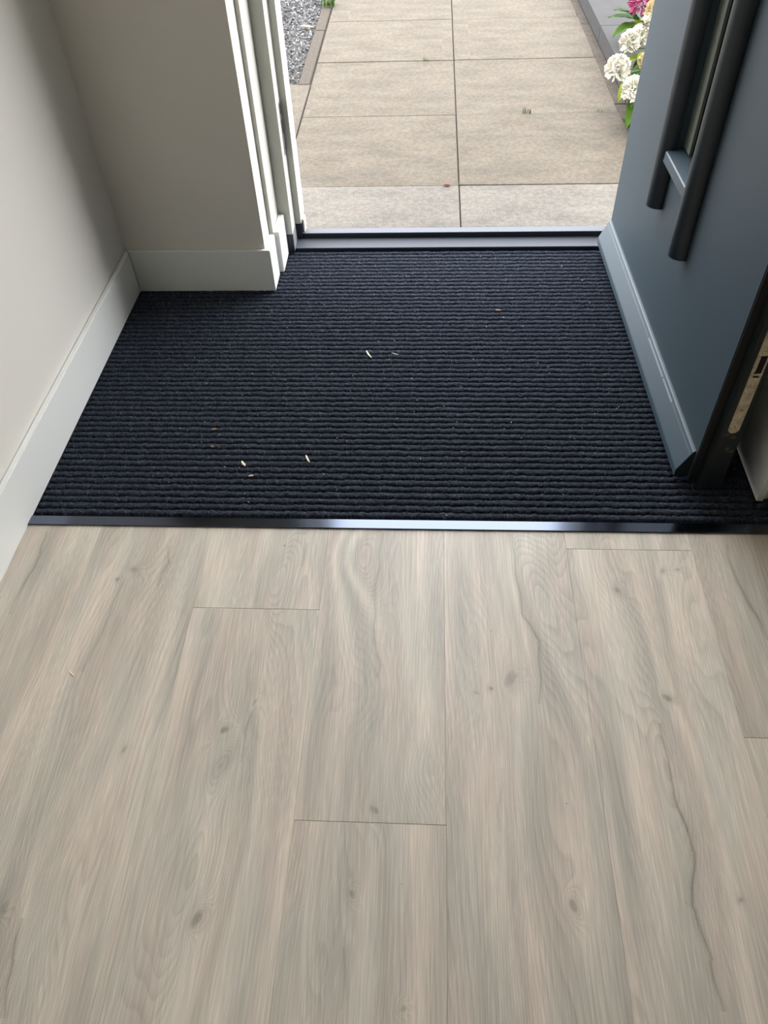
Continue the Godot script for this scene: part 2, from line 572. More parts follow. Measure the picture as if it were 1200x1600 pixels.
	bevel_box(st, Vector3(-0.4322, 0, -2.088), Vector3(-0.4165, 0.123, -1.986), 0.0015)
	b = obj("trim_1", st, M.trim)
	tag(b, "short white baseboard block between wall stub and door frame", "baseboard", "", "structure")
	st = begin()
	bevel_box(st, Vector3(0.676, 0.0, -2.05), Vector3(0.6898, 2.6, -1.107), 0.0008)
	b = obj("trim_2", st, M.trim)
	tag(b, "white upright panel board behind the open door at right", "panel", "", "structure")

func retex(o: MeshInstance3D) -> void:
	# plank texture lies on the floor by metre
	var mdt := MeshDataTool.new()
	mdt.create_from_surface(o.mesh, 0)
	for i in mdt.get_vertex_count():
		var p := mdt.get_vertex(i)
		mdt.set_vertex_uv(i, Vector2((p.x - WX0) / (WW * WPX), (p.z - WZ0) / (WH * WPX)))
	var am := ArrayMesh.new()
	mdt.commit_to_surface(am)
	o.mesh = am

func wall_piece(called: String, _at: Vector3, label: String) -> MeshInstance3D:
	var o := inst(called, null, M.wall)
	tag(o, label, "wall", "", "structure")
	return o

func build_frame() -> void:
	var f := thing("trim_3")
	tag(f, "stepped off-white door frame with dark blue feet at the doorway", "door frame", "", "structure")
	# stepped lining of the wall, then jamb
	var st := begin()
	prism(st, PackedVector2Array([Vector2(-0.4425, -1.985), Vector2(-0.4322, -1.985), Vector2(-0.4345, -2.2), Vector2(-0.4425, -2.2)]), 0.0, 2.12, plan)
	obj("lining", st, M.frame, f)
	var prof := PackedVector2Array([Vector2(-0.4352, -2.093), Vector2(-0.399, -2.093), Vector2(-0.399, -2.155), Vector2(-0.381, -2.155), Vector2(-0.381, -2.232), Vector2(-0.4352, -2.232)])
	st = begin()
	prism(st, prof, 0.058, 2.12, plan)
	obj("jamb", st, M.frame, f)
	var mir := PackedVector2Array()
	for p in prof: mir.append(Vector2(0.5755 - (p.x + 0.399), p.y))
	st = begin()
	prism(st, mir, 0.058, 2.12, plan)
	obj("jamb", st, M.frame, f)
	st = begin()
	bevel_box(st, Vector3(-0.435, 2.08, -2.232), Vector3(0.61, 2.13, -2.093), 0.002)
	obj("head", st, M.frame, f)
	# feet: dark blocks under the jambs
	for s in 2:
		st = begin()
		prism(st, mir if s == 1 else prof, -0.01, 0.0575, plan)
		obj("foot", st, M.foot, f)
	st = begin()
	bevel_box(st, Vector3(-0.3992, 0.006, -2.1545), Vector3(-0.3978, 0.0575, -2.094))
	obj("foot_lit_side", st, M.footlit, f)  # pale skin that paints the daylight on the foot's return
	st = begin()
	bevel_box(st, Vector3(-0.381, 0.02, -2.2), Vector3(-0.3735, 0.066, -2.166), 0.002)
	obj("outer_stop", st, M.frame, f)
	# strike plate with slots on the jamb's return
	st = begin()
	bevel_box(st, Vector3(-0.3995, 0.27, -2.152), Vector3(-0.3978, 0.405, -2.128), 0.0005)
	var sp := obj("strike_plate", st, M.steel, f)
	sp.set_meta("label", "steel strike plate with dark slots")
	for q in [[0.375, 0.40], [0.325, 0.36], [0.283, 0.287]]:
		st = begin()
		bevel_box(st, Vector3(-0.3979, q[0], -2.146), Vector3(-0.3973, q[1], -2.136))
		obj("slot", st, M.hole, sp)
	# threshold: low inner tread, dark riser, upper tread
	var t := thing("trim_4")
	tag(t, "stepped grey metal threshold between the mat and the paving", "threshold", "", "structure")
	st = begin()
	prism(st, PackedVector2Array([Vector2(-2.105, -0.02), Vector2(-2.105, 0.0075), Vector2(-2.158, 0.009), Vector2(-2.158, -0.02)]), -0.399, 0.575, func(p, w): return Vector3(w, p.y, p.x))
	obj("inner_tread", st, M.sill, t)
	st = begin()
	bevel_box(st, Vector3(-0.436, -0.02, -2.1052), Vector3(0.60, 0.0062, -2.1035), 0.0)
	obj("front_edge", st, M.sillface, t)
	st = begin()
	bevel_box(st, Vector3(-0.381, -0.02, -2.19), Vector3(0.5575, 0.0235, -2.158))
	obj("riser", st, M.sillface, t)
	st = begin()
	prism(st, PackedVector2Array([Vector2(-2.1575, 0.0232), Vector2(-2.1575, 0.026), Vector2(-2.1885, 0.024), Vector2(-2.1885, 0.0205)]), -0.381, 0.5575, func(p, w): return Vector3(w, p.y, p.x))
	obj("upper_tread", st, M.sill, t)

# ------------------------------------------------------------------ mat
const RIB := 0.01843
func rib_mesh(k: int, x0: float, x1: float) -> ArrayMesh:
	var nx := int((x1 - x0) / 0.0042) + 1
	var nt := 9
	var V := PackedVector3Array()
	var U := PackedVector2Array()
	var I := PackedInt32Array()
	var z0 := -2.1025 + k * RIB
	for i in nx:
		var x := lerpf(x0, x1, float(i) / (nx - 1))
		var wob := nz.get_noise_2d(x * 1400.0, k * 90.0) * 0.0016 + nz.get_noise_2d(x * 300.0, k * 37.0) * 0.0010
		var wob2 := nz.get_noise_2d(x * 1400.0, (k + 1) * 90.0) * 0.0016 + nz.get_noise_2d(x * 300.0, (k + 1) * 37.0) * 0.0010
		for t in nt:
			var s := float(t) / (nt - 1)
			var cz := 2.0 * s - 1.0
			var y := -0.0135 + 0.0115 * pow(maxf(0.0, 1.0 - pow(absf(cz), 4.0)), 0.7)
			var z := z0 + s * RIB + lerpf(wob, wob2, s)
			var fz := 1.0 - absf(cz) * 0.4
			y += nz.get_noise_3d(x * 9000.0, z * 9000.0, 0.0) * 0.0011 * fz + nz.get_noise_3d(x * 2500.0, z * 2500.0, 40.0) * 0.0008 * fz
			V.append(Vector3(x, y, z))
			U.append(Vector2(x, z) * 1.25 + Vector2(k * 0.37, 0))
	for i in nx - 1:
		for t in nt - 1:
			var a := i * nt + t
			I.append_array(PackedInt32Array([a, a + nt, a + nt + 1, a, a + nt + 1, a + 1]))
	var arr := []
	arr.resize(Mesh.ARRAY_MAX)
	arr[Mesh.ARRAY_VERTEX] = V
	arr[Mesh.ARRAY_TEX_UV] = U
	arr[Mesh.ARRAY_INDEX] = I
	var st := SurfaceTool.new()
	st.create_from_arrays(arr)
	st.generate_normals()
	st.generate_tangents()
	return st.commit()

func build_mat() -> void:
	var mt := thing("entrance_mat")
	tag(mt, "charcoal ribbed entrance mat let into the floor before the doorway", "door mat")
	var st := begin()
	bevel_box(st, Vector3(-0.826, -0.0125, -2.104), Vector3(0.69, -0.0120, -1.0425))
	bevel_box(st, Vector3(0.69, -0.0125, -1.124), Vector3(1.6, -0.0120, -1.0425))
	obj("backing", st, M.seal, mt)
	for k in 58:
		var zc := -2.1025 + (k + 0.5) * RIB
		if zc > -1.043: break
		var x0 := -0.436
		if zc > -2.088: x0 = -0.4165
		if zc > -1.985: x0 = -0.4285
		if zc > -1.892: x0 = lwx(zc) + 0.0003
		var x1 := 0.676
		if zc < -2.05: x1 = 0.60
		if zc > -1.107: x1 = 1.1
		inst("carpet_rib", rib_mesh(k, x0, x1), M.carpet, mt)
	st = begin()
	prism(st, PackedVector2Array([Vector2(-1.0435, -0.011), Vector2(-1.0435, 0.0002), Vector2(-1.042, 0.0022), Vector2(-1.0183, 0.0034), Vector2(-1.0176, 0.0030), Vector2(-1.0176, 0.0001), Vector2(-1.0212, 0.0001), Vector2(-1.0212, -0.011)]), lwx(-1.03) + 0.0005, 1.6, func(p, w): return Vector3(w, p.y, p.x))
	var e := obj("edging_strip", st, M.edge)
	tag(e, "thin black metal edging strip between mat and plank floor", "edging")

func splinter(called: String, a: Vector2, b: Vector2, wid: float, y: float, m: Material, label: String, lift := 0.0) -> void:
	var st := begin()
	var d := (b - a)
	var nrm := Vector2(-d.y, d.x).normalized()
	var rings := []
	for i in 6:
		var f := i / 5.0
		var c := a + d * f + nrm * sin(f * 2.6) * d.length() * 0.06
		var w := wid * (0.35 + 0.65 * sin(clampf(f * 0.9 + 0.08, 0, 1) * PI))
		var yy := y + wid * 0.3 + lift * f
		var r := []
		for q in [[-0.5, 0.0], [-0.25, 0.35], [0.2, 0.42], [0.5, 0.05], [0.0, -0.25]]:
			r.append(Vector3(c.x + nrm.x * w * q[0], yy + w * q[1], c.y + nrm.y * w * q[0]))
		rings.append(r)
	for i in 5:
		var ins := Vector3.ZERO
		for p in rings[i]: ins += p / 10.0
		for p in rings[i + 1]: ins += p / 10.0
		for k in 5:
			face(st, [rings[i][k], rings[i][(k + 1) % 5], rings[i + 1][(k + 1) % 5], rings[i + 1][k]], ins)
	face(st, rings[0], rings[1][4])
	face(st, rings[5], rings[4][4])
	tag(obj(called, st, m), label, "debris", "crumbs of wood on the mat" if y < 0.0 else "")

func build_debris() -> void:
	var my := -0.0022
	splinter("wood_splinter", Vector2(-0.1572, -1.6150), Vector2(-0.1415, -1.5840), 0.0048, my, M.splinter, "longest pale wood splinter, slanting on the middle of the mat", 0.002)
	splinter("wood_splinter", Vector2(-0.0925, -1.6065), Vector2(-0.0744, -1.6000), 0.0034, my, M.lint, "thin whitish sliver lying just right of the longest splinter")
	splinter("wood_splinter", Vector2(-0.2692, -1.2320), Vector2(-0.2584, -1.2110), 0.0050, my, M.splinter, "cream wood splinter on the near half of the mat, right of the crumbs")
	splinter("wood_splinter", Vector2(-0.4105, -1.2115), Vector2(-0.3998, -1.1970), 0.0060, my, M.splinter, "stubby beige wood chip lying on the near left of the mat")
	splinter("wood_splinter", Vector2(-0.3881, -1.1660), Vector2(-0.3780, -1.1690), 0.0050, my, M.splinter, "small pale crumb nearest the edging strip on the mat's left")
	splinter("seed_husk", Vector2(-0.4985, -1.3150), Vector2(-0.4870, -1.3180), 0.0050, my, M.husk, "brown seed husk on the left of the mat, upper of two")
	splinter("seed_husk", Vector2(-0.4900, -1.2600), Vector2(-0.4815, -1.2580), 0.0048, my, M.husk, "brown seed husk on the left of the mat, lower of two")
	splinter("seed_husk", Vector2(0.1790, -1.7925), Vector2(0.1925, -1.7925), 0.0060, my, M.husk, "tan husk alone on the far right of the mat near the door")
	splinter("thread", Vector2(-0.6318, -0.6788), Vector2(-0.6185, -0.6690), 0.0022, 0.0, M.splinter, "short pale thread curled on the plank floor at left")
	# lint, too fine to count
	var st := begin()
	var spots := [[418, 606], [330, 657], [303, 660], [395, 665], [527, 659], [640, 535], [600, 505], [608, 474], [613, 472], [822, 618], [824, 655], [765, 690], [665, 707], [640, 752], [637, 748], [740, 724], [430, 696], [408, 694], [560, 790], [555, 797], [680, 800], [690, 500], [720, 560], [870, 540], [850, 600], [500, 560], [475, 600], [380, 560], [350, 620]]
	var r2 := RandomNumberGenerator.new()
	r2.seed = 5
	for k in 240:
		var p := Vector2(r2.randf_range(-0.62, 0.46), r2.randf_range(-2.06, -1.06))
		if p.y < -1.88 and p.x < -0.40: continue
		if r2.randf() < 0.3 and p.x > 0.2: continue
		var l := r2.randf_range(0.0012, 0.0034)
		if r2.randf() < 0.08: l *= 2.2
		var a := r2.randf() * TAU
		var d := Vector3(cos(a), 0, sin(a)) * l
		var q := Vector3(p.x, -0.0014, p.y)
		var w := r2.randf_range(0.0005, 0.0009)
		bevel_tri_rod(st, q - d * 0.5, q + d * 0.5, w)
	var o := obj("lint_specks", st, M.lint)
	tag(o, "fine whitish lint and grit specks scattered over the ribbed mat", "lint", "", "stuff")
	st = begin()
	for k in [[-0.03, -0.345], [0.16, -0.365], [0.02, -0.70], [0.09, -0.705], [0.372, -0.335], [0.12, -0.78], [-0.17, -0.31], [0.03, -0.41], [0.22, -0.47], [-0.78, -0.63]]:
		var q := Vector3(k[0], 0.0008, k[1])
		bevel_tri_rod(st, q, q + Vector3(0.0016, 0, 0.0008), 0.0009)
	o = obj("grit_specks", st, M.lint)
	tag(o, "scattered tiny pale grit on the plank floor", "grit", "", "stuff")

func bevel_tri_rod(st: SurfaceTool, a: Vector3, b: Vector3, r: float) -> void:
	var d := (b - a).normalized()
	var s := d.cross(Vector3.UP).normalized() * r
	var u := Vector3.UP * r
	var c := (a + b) * 0.5
	face(st, [a - s, a + u, b + u, b - s], c - u)
	face(st, [a + s, a + u, b + u, b + s], c - u)
	face(st, [a - s, a + s, b + s, b - s], c + u)
	face(st, [a - s, a + u, a + s], c)
	face(st, [b - s, b + u, b + s], c)

# ------------------------------------------------------------------ door
func build_door() -> void:
	# local: w runs from the lock edge (0) towards the hinges (negative), o is out of the exterior face, y up
	var near := Vector2(0.5415, -1.148)
	var far := Vector2(0.5115, -2.075)
	var t := (near - far).normalized()
	var out := Vector2(-t.y, t.x)
	var mp := func(w: float, o: float, y: float): return Vector3(near.x + t.x * w + out.x * o, y, near.y + t.y * w + out.y * o)
	if out.x > 0: out = -out
	mp = func(w: float, o: float, y: float): return Vector3(near.x + t.x * w + out.x * o, y, near.y + t.y * w + out.y * o)
	var bx := func(st: SurfaceTool, w0: float, w1: float, o0: float, o1: float, y0: float, y1: float):
		var pts := PackedVector2Array([Vector2(w0, o0), Vector2(w1, o0), Vector2(w1, o1), Vector2(w0, o1)])
		prism(st, pts, y0, y1, func(p, y): return mp.call(p.x, p.y, y))
	var d := thing("door_1")
	tag(d, "open slate-blue front door with half-round mouldings and a weather bar", "door", "", "structure")
	var B := 0.018
	var TOP := 2.07
	var st := begin()
	# leaf around the narrow window opening (w -0.555..-0.385, y 0.455..1.85)
	var wl := -0.555
	var wr := -0.383
	var W := -0.945
	bx.call(st, W, wl, -0.0195, 0.0, B, TOP)
	bx.call(st, wr, 0.0, -0.0195, 0.0, B, TOP)
	bx.call(st, wl, wr, -0.0195, 0.0, B, 0.447)
	bx.call(st, wl, wr, -0.0195, 0.0, 1.85, TOP)
	bx.call(st, W, wl, -0.061, -0.0195, B, TOP)
	bx.call(st, wr, 0.022, -0.061, -0.0195, B, TOP)
	bx.call(st, wl, wr, -0.061, -0.0195, B, 0.447)
	bx.call(st, wl, wr, -0.061, -0.0195, 1.85, TOP)
	obj("leaf", st, M.door, d)
	# rubber seals in the rebate of the lock side
	st = begin()
	bx.call(st, 0.0002, 0.004, -0.019, -0.0015, B + 0.002, TOP - 0.002)
	var s1 := obj("seal", st, M.seal, d)
	s1.set_meta("label", "black rubber seal")
	st = begin()
	bx.call(st, 0.0002, 0.012, -0.0245, -0.0197, B, TOP)
	bx.call(st, 0.0222, 0.0236, -0.0225, -0.0200, B, TOP)
	bx.call(st, 0.0222, 0.0232, -0.0285, -0.0255, B, TOP)
	obj("seal", st, M.darkbead, d)
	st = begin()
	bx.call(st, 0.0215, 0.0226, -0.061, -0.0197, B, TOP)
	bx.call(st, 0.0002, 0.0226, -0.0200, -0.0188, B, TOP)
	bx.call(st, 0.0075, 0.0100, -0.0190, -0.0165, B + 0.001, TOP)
	obj("edge_shade", st, M.edgeshade, d)  # dark skin painting the shade on lock edge and rebate
	st = begin()
	bx.call(st, -0.0065, -0.0055, 0.0005, 0.0282, 0.0245, 0.045)
	prism(st, PackedVector2Array([Vector2(0.0, 0.045), Vector2(0.0282, 0.045), Vector2(0.0098, 0.083), Vector2(0.0055, 0.092), Vector2(0.0, 0.0945)]), -0.0065, -0.0055, func(p, w): return mp.call(w, p.x, p.y))
	obj("bar_end_shade", st, M.edgeshade, d)  # thin dark slice painting the shade on the weather bar's near end
	# lock plate
	st = begin()
	var lp := PackedVector2Array()
	for k in 9:
		var a := PI + PI * k / 8.0
		lp.append(Vector2(-0.0405 + 0.0105 * cos(a), 0.181 + 0.0105 * sin(a)))
	lp.append(Vector2(-0.030, 1.15))
	lp.append(Vector2(-0.051, 1.15))
	prism(st, lp, 0.0221, 0.0240, func(p, w): return mp.call(w, p.x, p.y))
	var pl := obj("lock_plate", st, M.plate, d)
	pl.set_meta("label", "worn brass-grey lock plate with a latch slot")
	st = begin()
	bx.call(st, 0.0238, 0.0243, -0.0475, -0.0365, 0.314, 0.352)
	bx.call(st, 0.0238, 0.0243, -0.0405, -0.0345, 0.314, 0.318)
	bx.call(st, 0.0238, 0.0243, -0.0465, -0.036, 0.305, 0.3085)
	obj("latch_slot", st, M.hole, pl)
	st = begin()
	for q in [[-0.0405, 0.187, .0018], [-0.0405, 0.228, .003]]:
		var rg := PackedVector2Array()
		for k in 10: rg.append(Vector2(q[0] + q[2] * cos(TAU * k / 10.0), q[1] + q[2] * sin(TAU * k / 10.0)))
		prism(st, rg, 0.0238, 0.0244, func(p, w): return mp.call(w, p.x, p.y))
	obj("screw", st, M.husk, pl)
	st = begin()
	for q in [[-0.030, 0.1655, .012, .0035], [-0.046, 0.1585, .009, .004], [-0.0435, 0.128, .006, .006], [-0.0535, 0.121, .006, .0045]]:
		var wp := PackedVector2Array()
		for k in 12:
			var a := TAU * k / 12.0
			var rr := 1.0 + 0.35 * sin(k * 2.7 + q[0] * 300.0)
			wp.append(Vector2(q[0] + q[2] * rr * cos(a) * 0.7, q[1] + q[3] * rr * sin(a)))
		prism(st, wp, 0.0225, 0.02275, func(p, w): return mp.call(w, p.x, p.y))
	obj("worn_patch", st, M.worn, d)
	# weather bar
	st = begin()
	var kp := PackedVector2Array([Vector2(0.0, 0.024), Vector2(0.026, 0.024), Vector2(0.0285, 0.0265), Vector2(0.0290, 0.0430), Vector2(0.0278, 0.0465), Vector2(0.0105, 0.0835), Vector2(0.0085, 0.0870), Vector2(0.0060, 0.0925), Vector2(0.0035, 0.0948), Vector2(0.0, 0.0955)])
	prism(st, kp, W + 0.004, -0.006, func(p, w): return mp.call(w, p.x, p.y))
	var kb := obj("weather_bar", st, M.kick, d)
	kb.set_meta("label", "sloping blue-grey weather bar along the foot")
	st = begin()
	for q in [[-0.40, -0.255, .0003], [-0.25, -0.17, .00045]]:
		prism(st, PackedVector2Array([Vector2(0.0082, 0.0876), Vector2(0.0106, 0.0838), Vector2(0.0106 - q[2], 0.0836), Vector2(0.0082 - q[2], 0.0872)]), q[0], q[1], func(p, w): return mp.call(w, p.x, p.y + 0.00015))
	obj("chipped_paint", st, M.chip, kb)
	# half-round mouldings beside the glass
	for c in [-0.579, -0.3595]:
		st = begin()
		var hp := PackedVector2Array()
		for k in 17:
			var a := PI * k / 16.0
			hp.append(Vector2(c + 0.0265 * cos(a), 0.004 + 0.027 * sin(a)))
		hp.append(Vector2(c - 0.0265, 0.0))
		hp.append(Vector2(c + 0.0265, 0.0))
		smooth_prism(st, hp, 0.325, 1.98, func(p, y): return mp.call(p.x, p.y, y), 17)
		obj("half_round_moulding", st, M.doorbar, d)
	# window between them: sill ledge, beads and glass
	st = begin()
	prism(st, PackedVector2Array([Vector2(-0.04, 0.440), Vector2(0.020, 0.431), Vector2(0.0225, 0.434), Vector2(0.0215, 0.4535), Vector2(0.019, 0.4555), Vector2(-0.012, 0.461), Vector2(-0.04, 0.462)]), -0.5545, -0.3835, func(p, w): return mp.call(w, p.x, p.y))
	obj("window_ledge", st, M.kick, d)
	st = begin()
	bx.call(st, wl + 0.0005, wl + 0.044, -0.020, -0.014, 0.464, 1.85)
	bx.call(st, wr - 0.044, wr - 0.0005, -0.020, -0.014, 0.464, 1.85)
	obj("glazing_bead", st, M.bead, d)
	st = begin()
	bx.call(st, wl + 0.0005, wr - 0.0005, -0.026, -0.0205, 0.462, 1.85)
	obj("glass_pane", st, M.glass, d)
	st = begin()
	bx.call(st, wl + 0.0005, wr - 0.0005, -0.060, -0.036, 0.462, 1.85)
	obj("inner_panel", st, M.darkbead, d)

func smooth_prism(st: SurfaceTool, poly: PackedVector2Array, w0: float, w1: float, map: Callable, nsm: int) -> void:
	# the first nsm points form a smooth curve, the rest are flat; the ends are capped
	var mid := (w0 + w1) * 0.5
	var cen := Vector2.ZERO
	for p in poly: cen += p / poly.size()
	var cw3: Vector3 = map.call(cen, mid)
	for e in [w0, w1]:
		var pts := []
		for p in poly: pts.append(map.call(p, e))
		face(st, pts, cw3)
	for i in poly.size():
		var j := (i + 1) % poly.size()
		if i >= nsm - 1:
			face(st, [map.call(poly[i], w0), map.call(poly[j], w0), map.call(poly[j], w1), map.call(poly[i], w1)], cw3)
			continue
		var q := [[i, w0], [j, w0], [j, w1], [i, w0], [j, w1], [i, w1]]
		var P := []
		var N := []
		for k in q:
			P.append(map.call(poly[k[0]], k[1]))
			var a: Vector2 = poly[maxi(k[0] - 1, 0)]
			var b: Vector2 = poly[mini(k[0] + 1, nsm - 1)]
			var n2 := Vector2(b.y - a.y, a.x - b.x).normalized()
			if n2.dot(poly[k[0]] - cen) < 0: n2 = -n2
			N.append((map.call(poly[k[0]] + n2 * 0.01, k[1]) - map.call(poly[k[0]], k[1])).normalized())
		var g: Vector3 = (P[2] - P[0]).cross(P[1] - P[0])
		var order := [0, 1, 2, 3, 4, 5] if g.dot(N[0]) > 0 else [0, 2, 1, 3, 5, 4]
		for k in order:
			st.set_normal(N[k])
			st.set_uv(Vector2(P[k].z, P[k].y))
			st.add_vertex(P[k])

# ------------------------------------------------------------------ outside
const GY := -0.03
func kx(z: float) -> float: return 0.7155 + 0.0165 * (z + 3.2)      # path's right edge
func bxx(z: float) -> float: return 0.7600 + 0.0225 * (z + 3.15)    # foot of the low border

func build_outside() -> void:
	var g := inst("ground", null, M.soil)
	var st := begin()
	bevel_box(st, Vector3(-14, -0.5, -26), Vector3(14, -0.075, -2.2))
	g.mesh = st.commit()
	tag(g, "bare earth of the front garden beside the path", "ground", "", "structure")
	var pv := thing("paving")
	tag(pv, "garden path of large pale sandstone-grey slabs beyond the threshold", "path", "", "structure")
	st = begin()
	bevel_box(st, Vector3(-1.2, -0.075, -12.0), Vector3(0.70, GY - 0.008, -2.18))
	obj("joint_bed", st, M.joint, pv)
	var zr := [-2.186, -2.57, -3.156, -3.742, -4.288, -4.874, -5.46, -6.046, -6.632, -7.218, -7.804, -8.39]
	for k in zr.size() - 1:
		for c in 3:
			if c == 0 and k > 1: continue
			var x0: float = [-1.11, -0.5035, 0.0995][c]
			var x1: float = [-0.5085, 0.0955, 0.7245][c]
			var z0: float = zr[k] - (0.0015 if c != 2 or k != 2 else 0.0008)
			var z1: float = zr[k + 1] + 0.0015
			if c == 0 and k == 1: z1 = -3.487
			if c == 2: x1 = 0.7155 + 0.0165 * (z0 + 3.2)
			st = begin()
			bevel_box(st, Vector3(x0, -0.074, z1), Vector3(x1, GY + rng.randf_range(-0.0012, 0.0012), z0), 0.002, 1.05, Vector2(rng.randf(), rng.randf()))
			obj("paving_slab", st, M.slabpale if k == 0 else M.slab, pv)
	# edging stones
	var kl := thing("edging")
	tag(kl, "row of narrow grey-brown kerb stones between path and gravel", "kerb", "", "structure")
	for q in [[-3.489, -4.163], [-4.169, -4.50], [-4.58, -5.5], [-5.506, -6.4]]:
		st = begin()
		bevel_box(st, Vector3(-0.560, -0.15, q[1]), Vector3(-0.512, GY + 0.002, q[0]), 0.004, 3.0, Vector2(rng.randf(), rng.randf()))
		obj("kerb_stone", st, M.kerb, kl)
	var kr := thing("edging")
	tag(kr, "row of thin grey kerb stones along the path's right side", "kerb", "", "structure")
	for q in [[-2.26, -3.226], [-3.231, -4.17], [-4.175, -5.1], [-5.106, -6.0], [-6.006, -7.0]]:
		st = begin()
		prism(st, PackedVector2Array([Vector2(kx(q[0]), q[0]), Vector2(bxx(q[0]) - 0.0015, q[0]), Vector2(bxx(q[1]) - 0.0015, q[1]), Vector2(kx(q[1]), q[1])]), -0.15, GY + rng.randf_range(0.001, 0.0035), plan)
		obj("kerb_stone", st, M.kerb, kr)
	var cp := thing("garden_border")
	tag(cp, "low smooth grey concrete border right of the path under the flowers", "border", "", "structure")
	for q in [[-2.26, -3.92], [-3.924, -5.6], [-5.604, -7.3]]:
		st = begin()
		prism(st, PackedVector2Array([Vector2(bxx(q[0]) + 0.0015, q[0]), Vector2(1.12, q[0]), Vector2(1.12, q[1]), Vector2(bxx(q[1]) + 0.0015, q[1])]), -0.2, 0.038, plan)
		obj("border_block", st, M.coping, cp)
	st = begin()
	bevel_box(st, Vector3(1.12, -0.2, -7.3), Vector3(2.6, 0.0, -2.26))
	var so := obj("flower_bed", st, M.soil)
	tag(so, "dark soil bed behind the low grey border", "soil", "", "structure")
	# gravel
	st = begin()
	var gm := stone_mesh()
	var mm := MultiMesh.new()
	mm.transform_format = MultiMesh.TRANSFORM_3D
	mm.use_colors = true
	mm.mesh = gm
	var T := []
	var Cc := []
	var r2 := RandomNumberGenerator.new()
	r2.seed = 11
	for k in 26000:
		var x := r2.randf_range(-1.35, -0.566)
		var z := r2.randf_range(-5.5, -3.495)
		var s := r2.randf_range(0.0045, 0.0092)
		var bs := Basis(Vector3(r2.randfn(), r2.randfn(), r2.randfn()).normalized(), r2.randf() * TAU).scaled_local(Vector3(s * r2.randf_range(0.8, 1.5), s * 0.8, s))
		T.append(Transform3D(bs, Vector3(x, GY - 0.016 + r2.randf() * 0.012, z)))
		var v := pow(r2.randf(), 0.9) * 0.12 + 0.035
		if r2.randf() < 0.14: v = 0.22
		if r2.randf() < 0.12: v = 0.018
		Cc.append(Color(v, v * 1.0, v * 1.03))
	mm.instance_count = T.size()
	for k in T.size():
		mm.set_instance_transform(k, T[k])
		mm.set_instance_color(k, Cc[k])
	var mi := MultiMeshInstance3D.new()
	mi.multimesh = mm
	mi.material_override = M.gravel
	mi.name = numbered("gravel")
	add_child(mi, true)
	tag(mi, "bed of salt-and-pepper grey gravel left of the path", "gravel", "", "stuff")
	splinter("dry_leaf", Vector2(-0.632, -4.215), Vector2(-0.565, -4.19), 0.016, GY + 0.004, mat(rgb(150, 134, 114), 0.8), "dry tan leaf lying on the gravel beside the kerb")
	splinter("fallen_leaf", Vector2(0.046, -2.567), Vector2(0.068, -2.562), 0.012, GY + 0.001, M.redleaf, "small rust-red leaf on the joint of the nearest slabs")
	# weeds in the joints
	weed("weed", Vector3(-0.026, GY, -3.744), 9, 0.03, "low green weed in the joint at the middle of the path", 1)
	weed("weed", Vector3(0.372, GY, -3.158), 7, 0.04, "thin grass blades in the joint right of the path's centre", 2)
	weed("weed", Vector3(0.652, GY, -3.158), 7, 0.026, "flat pale weed in the joint near the path's right kerb", 3)
	weed("weed", Vector3(0.0985, GY, -2.572), 7, 0.012, "tiny green moss tuft where the nearest four slabs meet", 4)
	weed("grass_tuft", Vector3(-0.535, GY, -4.54), 46, 0.075, "bushy green grass tuft at the far end of the gravel kerb", 5)
	var wd := thing("leafy_weed", Vector3(0.738, GY, -2.98))
	tag(wd, "broad-leaved green weed sprouting between kerb and slab beside the door", "weed")
	for q in [[-0.028, 0.03, -0.025, .02], [0.012, 0.018, 0.03, .018], [0.002, 0.035, -0.012, .02], [0.02, 0.02, -0.02, .016]]:
		leaf(wd, Vector3.ZERO, Vector3(q[0], q[1], q[2]) * 1.2, q[3], M.leafd)
	# flowers
	var pe := thing("peony_bush", Vector3(1.16, 0.0, -3.86))
	tag(pe, "bush with one magenta bloom and a fan of pointed green leaves", "flower")
	plant(pe, [[Vector3(0.845, 0.19, -3.66), 0.052, "pink"], [Vector3(0.792, 0.20, -3.735), 0.026, "bud"]])
	for q in [[Vector3(0.86, 0.10, -3.77), Vector3(0.742, 0.125, -3.765), .034, "leafd"], [Vector3(0.86, 0.11, -3.77), Vector3(0.755, 0.165, -3.72), .036, "leafd"],
		[Vector3(0.86, 0.09, -3.76), Vector3(0.752, 0.085, -3.66), .038, "leaf"], [Vector3(0.86, 0.09, -3.74), Vector3(0.778, 0.07, -3.52), .036, "leaf"],
		[Vector3(0.86, 0.10, -3.74), Vector3(0.80, 0.16, -3.69), .03, "leafd"], [Vector3(0.87, 0.09, -3.72), Vector3(0.835, 0.08, -3.55), .03, "leafd"],
		[Vector3(0.86, 0.10, -3.76), Vector3(0.80, 0.07, -3.64), .03, "leaf"], [Vector3(0.87, 0.12, -3.74), Vector3(0.93, 0.16, -3.6), .034, "leaf"]]:
		leaf(pe, q[0] - pe.position, q[1] - q[0], q[2], M[q[3]])
	var ro := thing("white_flower_bush", Vector3(1.16, 0.0, -3.3))
	tag(ro, "bush of ruffled white and cream blooms hanging past the door's edge", "flower")
	plant(ro, [[Vector3(0.767, 0.135, -3.40), 0.042, "white"], [Vector3(0.808, 0.15, -3.42), 0.04, "white"], [Vector3(0.845, 0.18, -3.43), 0.044, "white"],
		[Vector3(0.862, 0.22, -3.46), 0.046, "cream"], [Vector3(0.678, 0.135, -3.12), 0.047, "white"], [Vector3(0.712, 0.12, -2.965), 0.044, "white"],
		[Vector3(0.79, 0.14, -3.18), 0.03, "cream"]])
